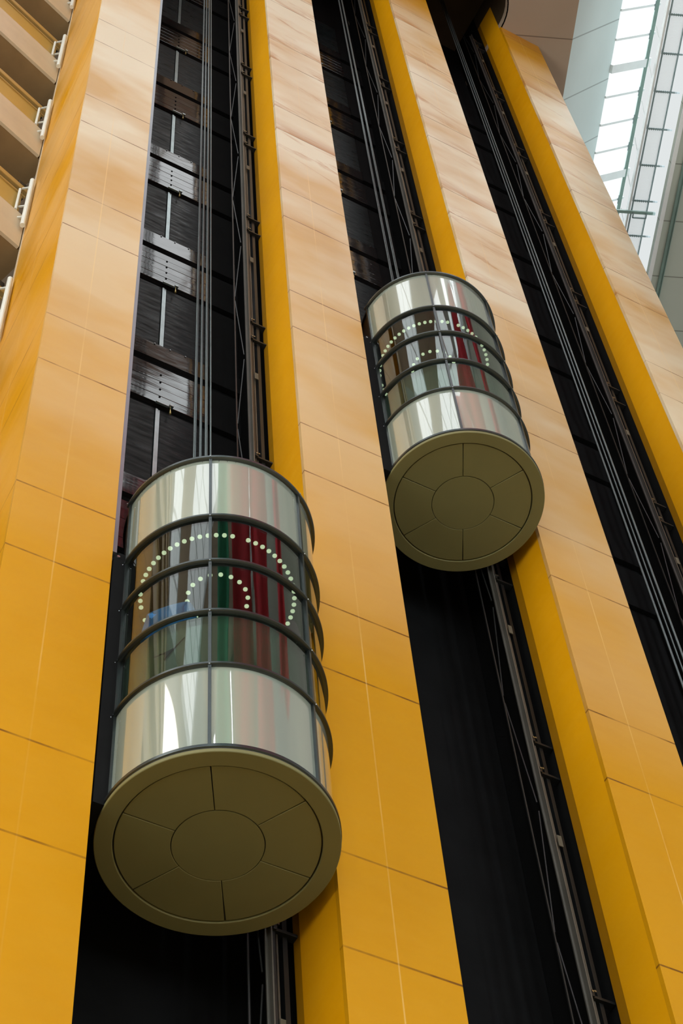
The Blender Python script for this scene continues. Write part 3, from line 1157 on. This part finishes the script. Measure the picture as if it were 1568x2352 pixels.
added_cloth(1.00, -0.35, 2.2, 4.8, 4.6, 0.7, 'red_cloth', 'red cloth banner hanging in the atrium, nearest the pillars')
added_cloth(0.50, -0.55, 2.2, 4.8, 4.2, 0.2, 'red_cloth', 'red cloth banner hanging in the middle of the atrium')
added_cloth(-0.10, -0.6, 2.2, 4.8, 2.8, 0.1, 'green_cloth', 'green cloth banner hanging in the atrium')
added_cloth(1.45, 0.15, 2.8, 4.8, 1.6, 0.9, 'red_cloth', 'narrow red cloth banner hanging furthest right')

# ------------------------------------------------------------------ balconies on the left
AB = math.radians(18.5)
DB = Vector((math.cos(AB), math.sin(AB), 0))
OB = Vector((0.2485, 1.243, 0))
LEN = 1.4 * S
BL = ['lowest', 'second from bottom', 'third from bottom', 'third from top', 'second from top', 'topmost']
SLAB0, SLAB1 = 3.567, 3.686
NBB = 0.0
for idx, k in enumerate(range(-4, 3)):
    dz = 0.4065 * k
    o3 = OB * S
    root = empty('balcony', Vector((o3.x, o3.y, (SLAB0 + dz) * S + EYE)), AB + PI)
    # local: +x runs away from the pillar, +y points into the atrium, z up from the slab's underside
    tag(root, 'cream-edged balcony with golden infill panels, %s on the left wing' %
        ['lowest', 'second lowest', 'third lowest', 'middle', 'third highest', 'second highest', 'highest'][idx], 'balcony', 'balconies of the left wing')
    hs = 0.119 * S
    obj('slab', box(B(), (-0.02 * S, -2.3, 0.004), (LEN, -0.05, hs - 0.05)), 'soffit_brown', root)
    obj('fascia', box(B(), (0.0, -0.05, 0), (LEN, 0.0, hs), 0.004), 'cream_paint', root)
    hg = 0.094 * S
    for q in range(7):
        a = 0.10 + q * 1.6
        obj('infill_panel', box(B(), (a, -0.09, hs + 0.03), (a + 1.57, -0.078, hs + hg)), 'balustrade_glass', root)
    bm = B()
    box(bm, (0.05, -0.10, hs + 0.0), (LEN, -0.06, hs + 0.035), 0.003)
    obj('bottom_rail', bm, 'handrail', root)
    bm = B()
    box(bm, (0.02, -0.13, hs + hg + 0.10), (LEN, -0.03, hs + hg + 0.22), 0.01)
    obj('handrail', bm, 'handrail', root)
    bm = B()
    box(bm, (0.04, -0.10, hs + hg - 0.01), (LEN, -0.06, hs + hg + 0.03), 0.003)
    obj('top_rail', bm, 'handrail', root)
    for q in range(8):
        a = 0.09 + q * 1.6
        bm = B()
        box(bm, (a, -0.10, hs), (a + 0.02, -0.07, hs + hg + 0.12))
        obj('baluster', bm, 'handrail', root)
    obj('corridor_wall', box(B(), (-0.02 * S, -2.4, hs - 0.05), (LEN, -2.3, 0.4065 * S)), 'balcony_wall', root)
    # white vertical tube on stand-off brackets at the pillar end
    bm = B()
    tube(bm, (0.0, 0, 0.45 * hs), (0.0, 0, hs + hg + 0.30), 0.035, 14)
    t_ = obj('end_tube', bm, 'white_tube', root)
    t_.location = (0.075, 0.09, 0)
    for z in (0.45 * hs + 0.30, hs + 0.15, hs + hg + 0.05):
        bm = B()
        bar(bm, (0.0, 0.0, z), (0.06, -0.12, z + 0.05), 0.022)
        obj('tube_bracket', bm, 'white_tube', t_)
    bm = B()
    tube(bm, (0.17, -0.02, hs + 0.05), (0.17, -0.02, hs + hg), 0.02, 8)
    obj('inner_tube', bm, 'white_tube', root)
    bm = box(B(), (0.0, -0.34, hs + hg + 0.20), (0.15, -0.14, hs + hg + 0.62), 0.01)
    obj('dark_box', bm, 'housing', root)
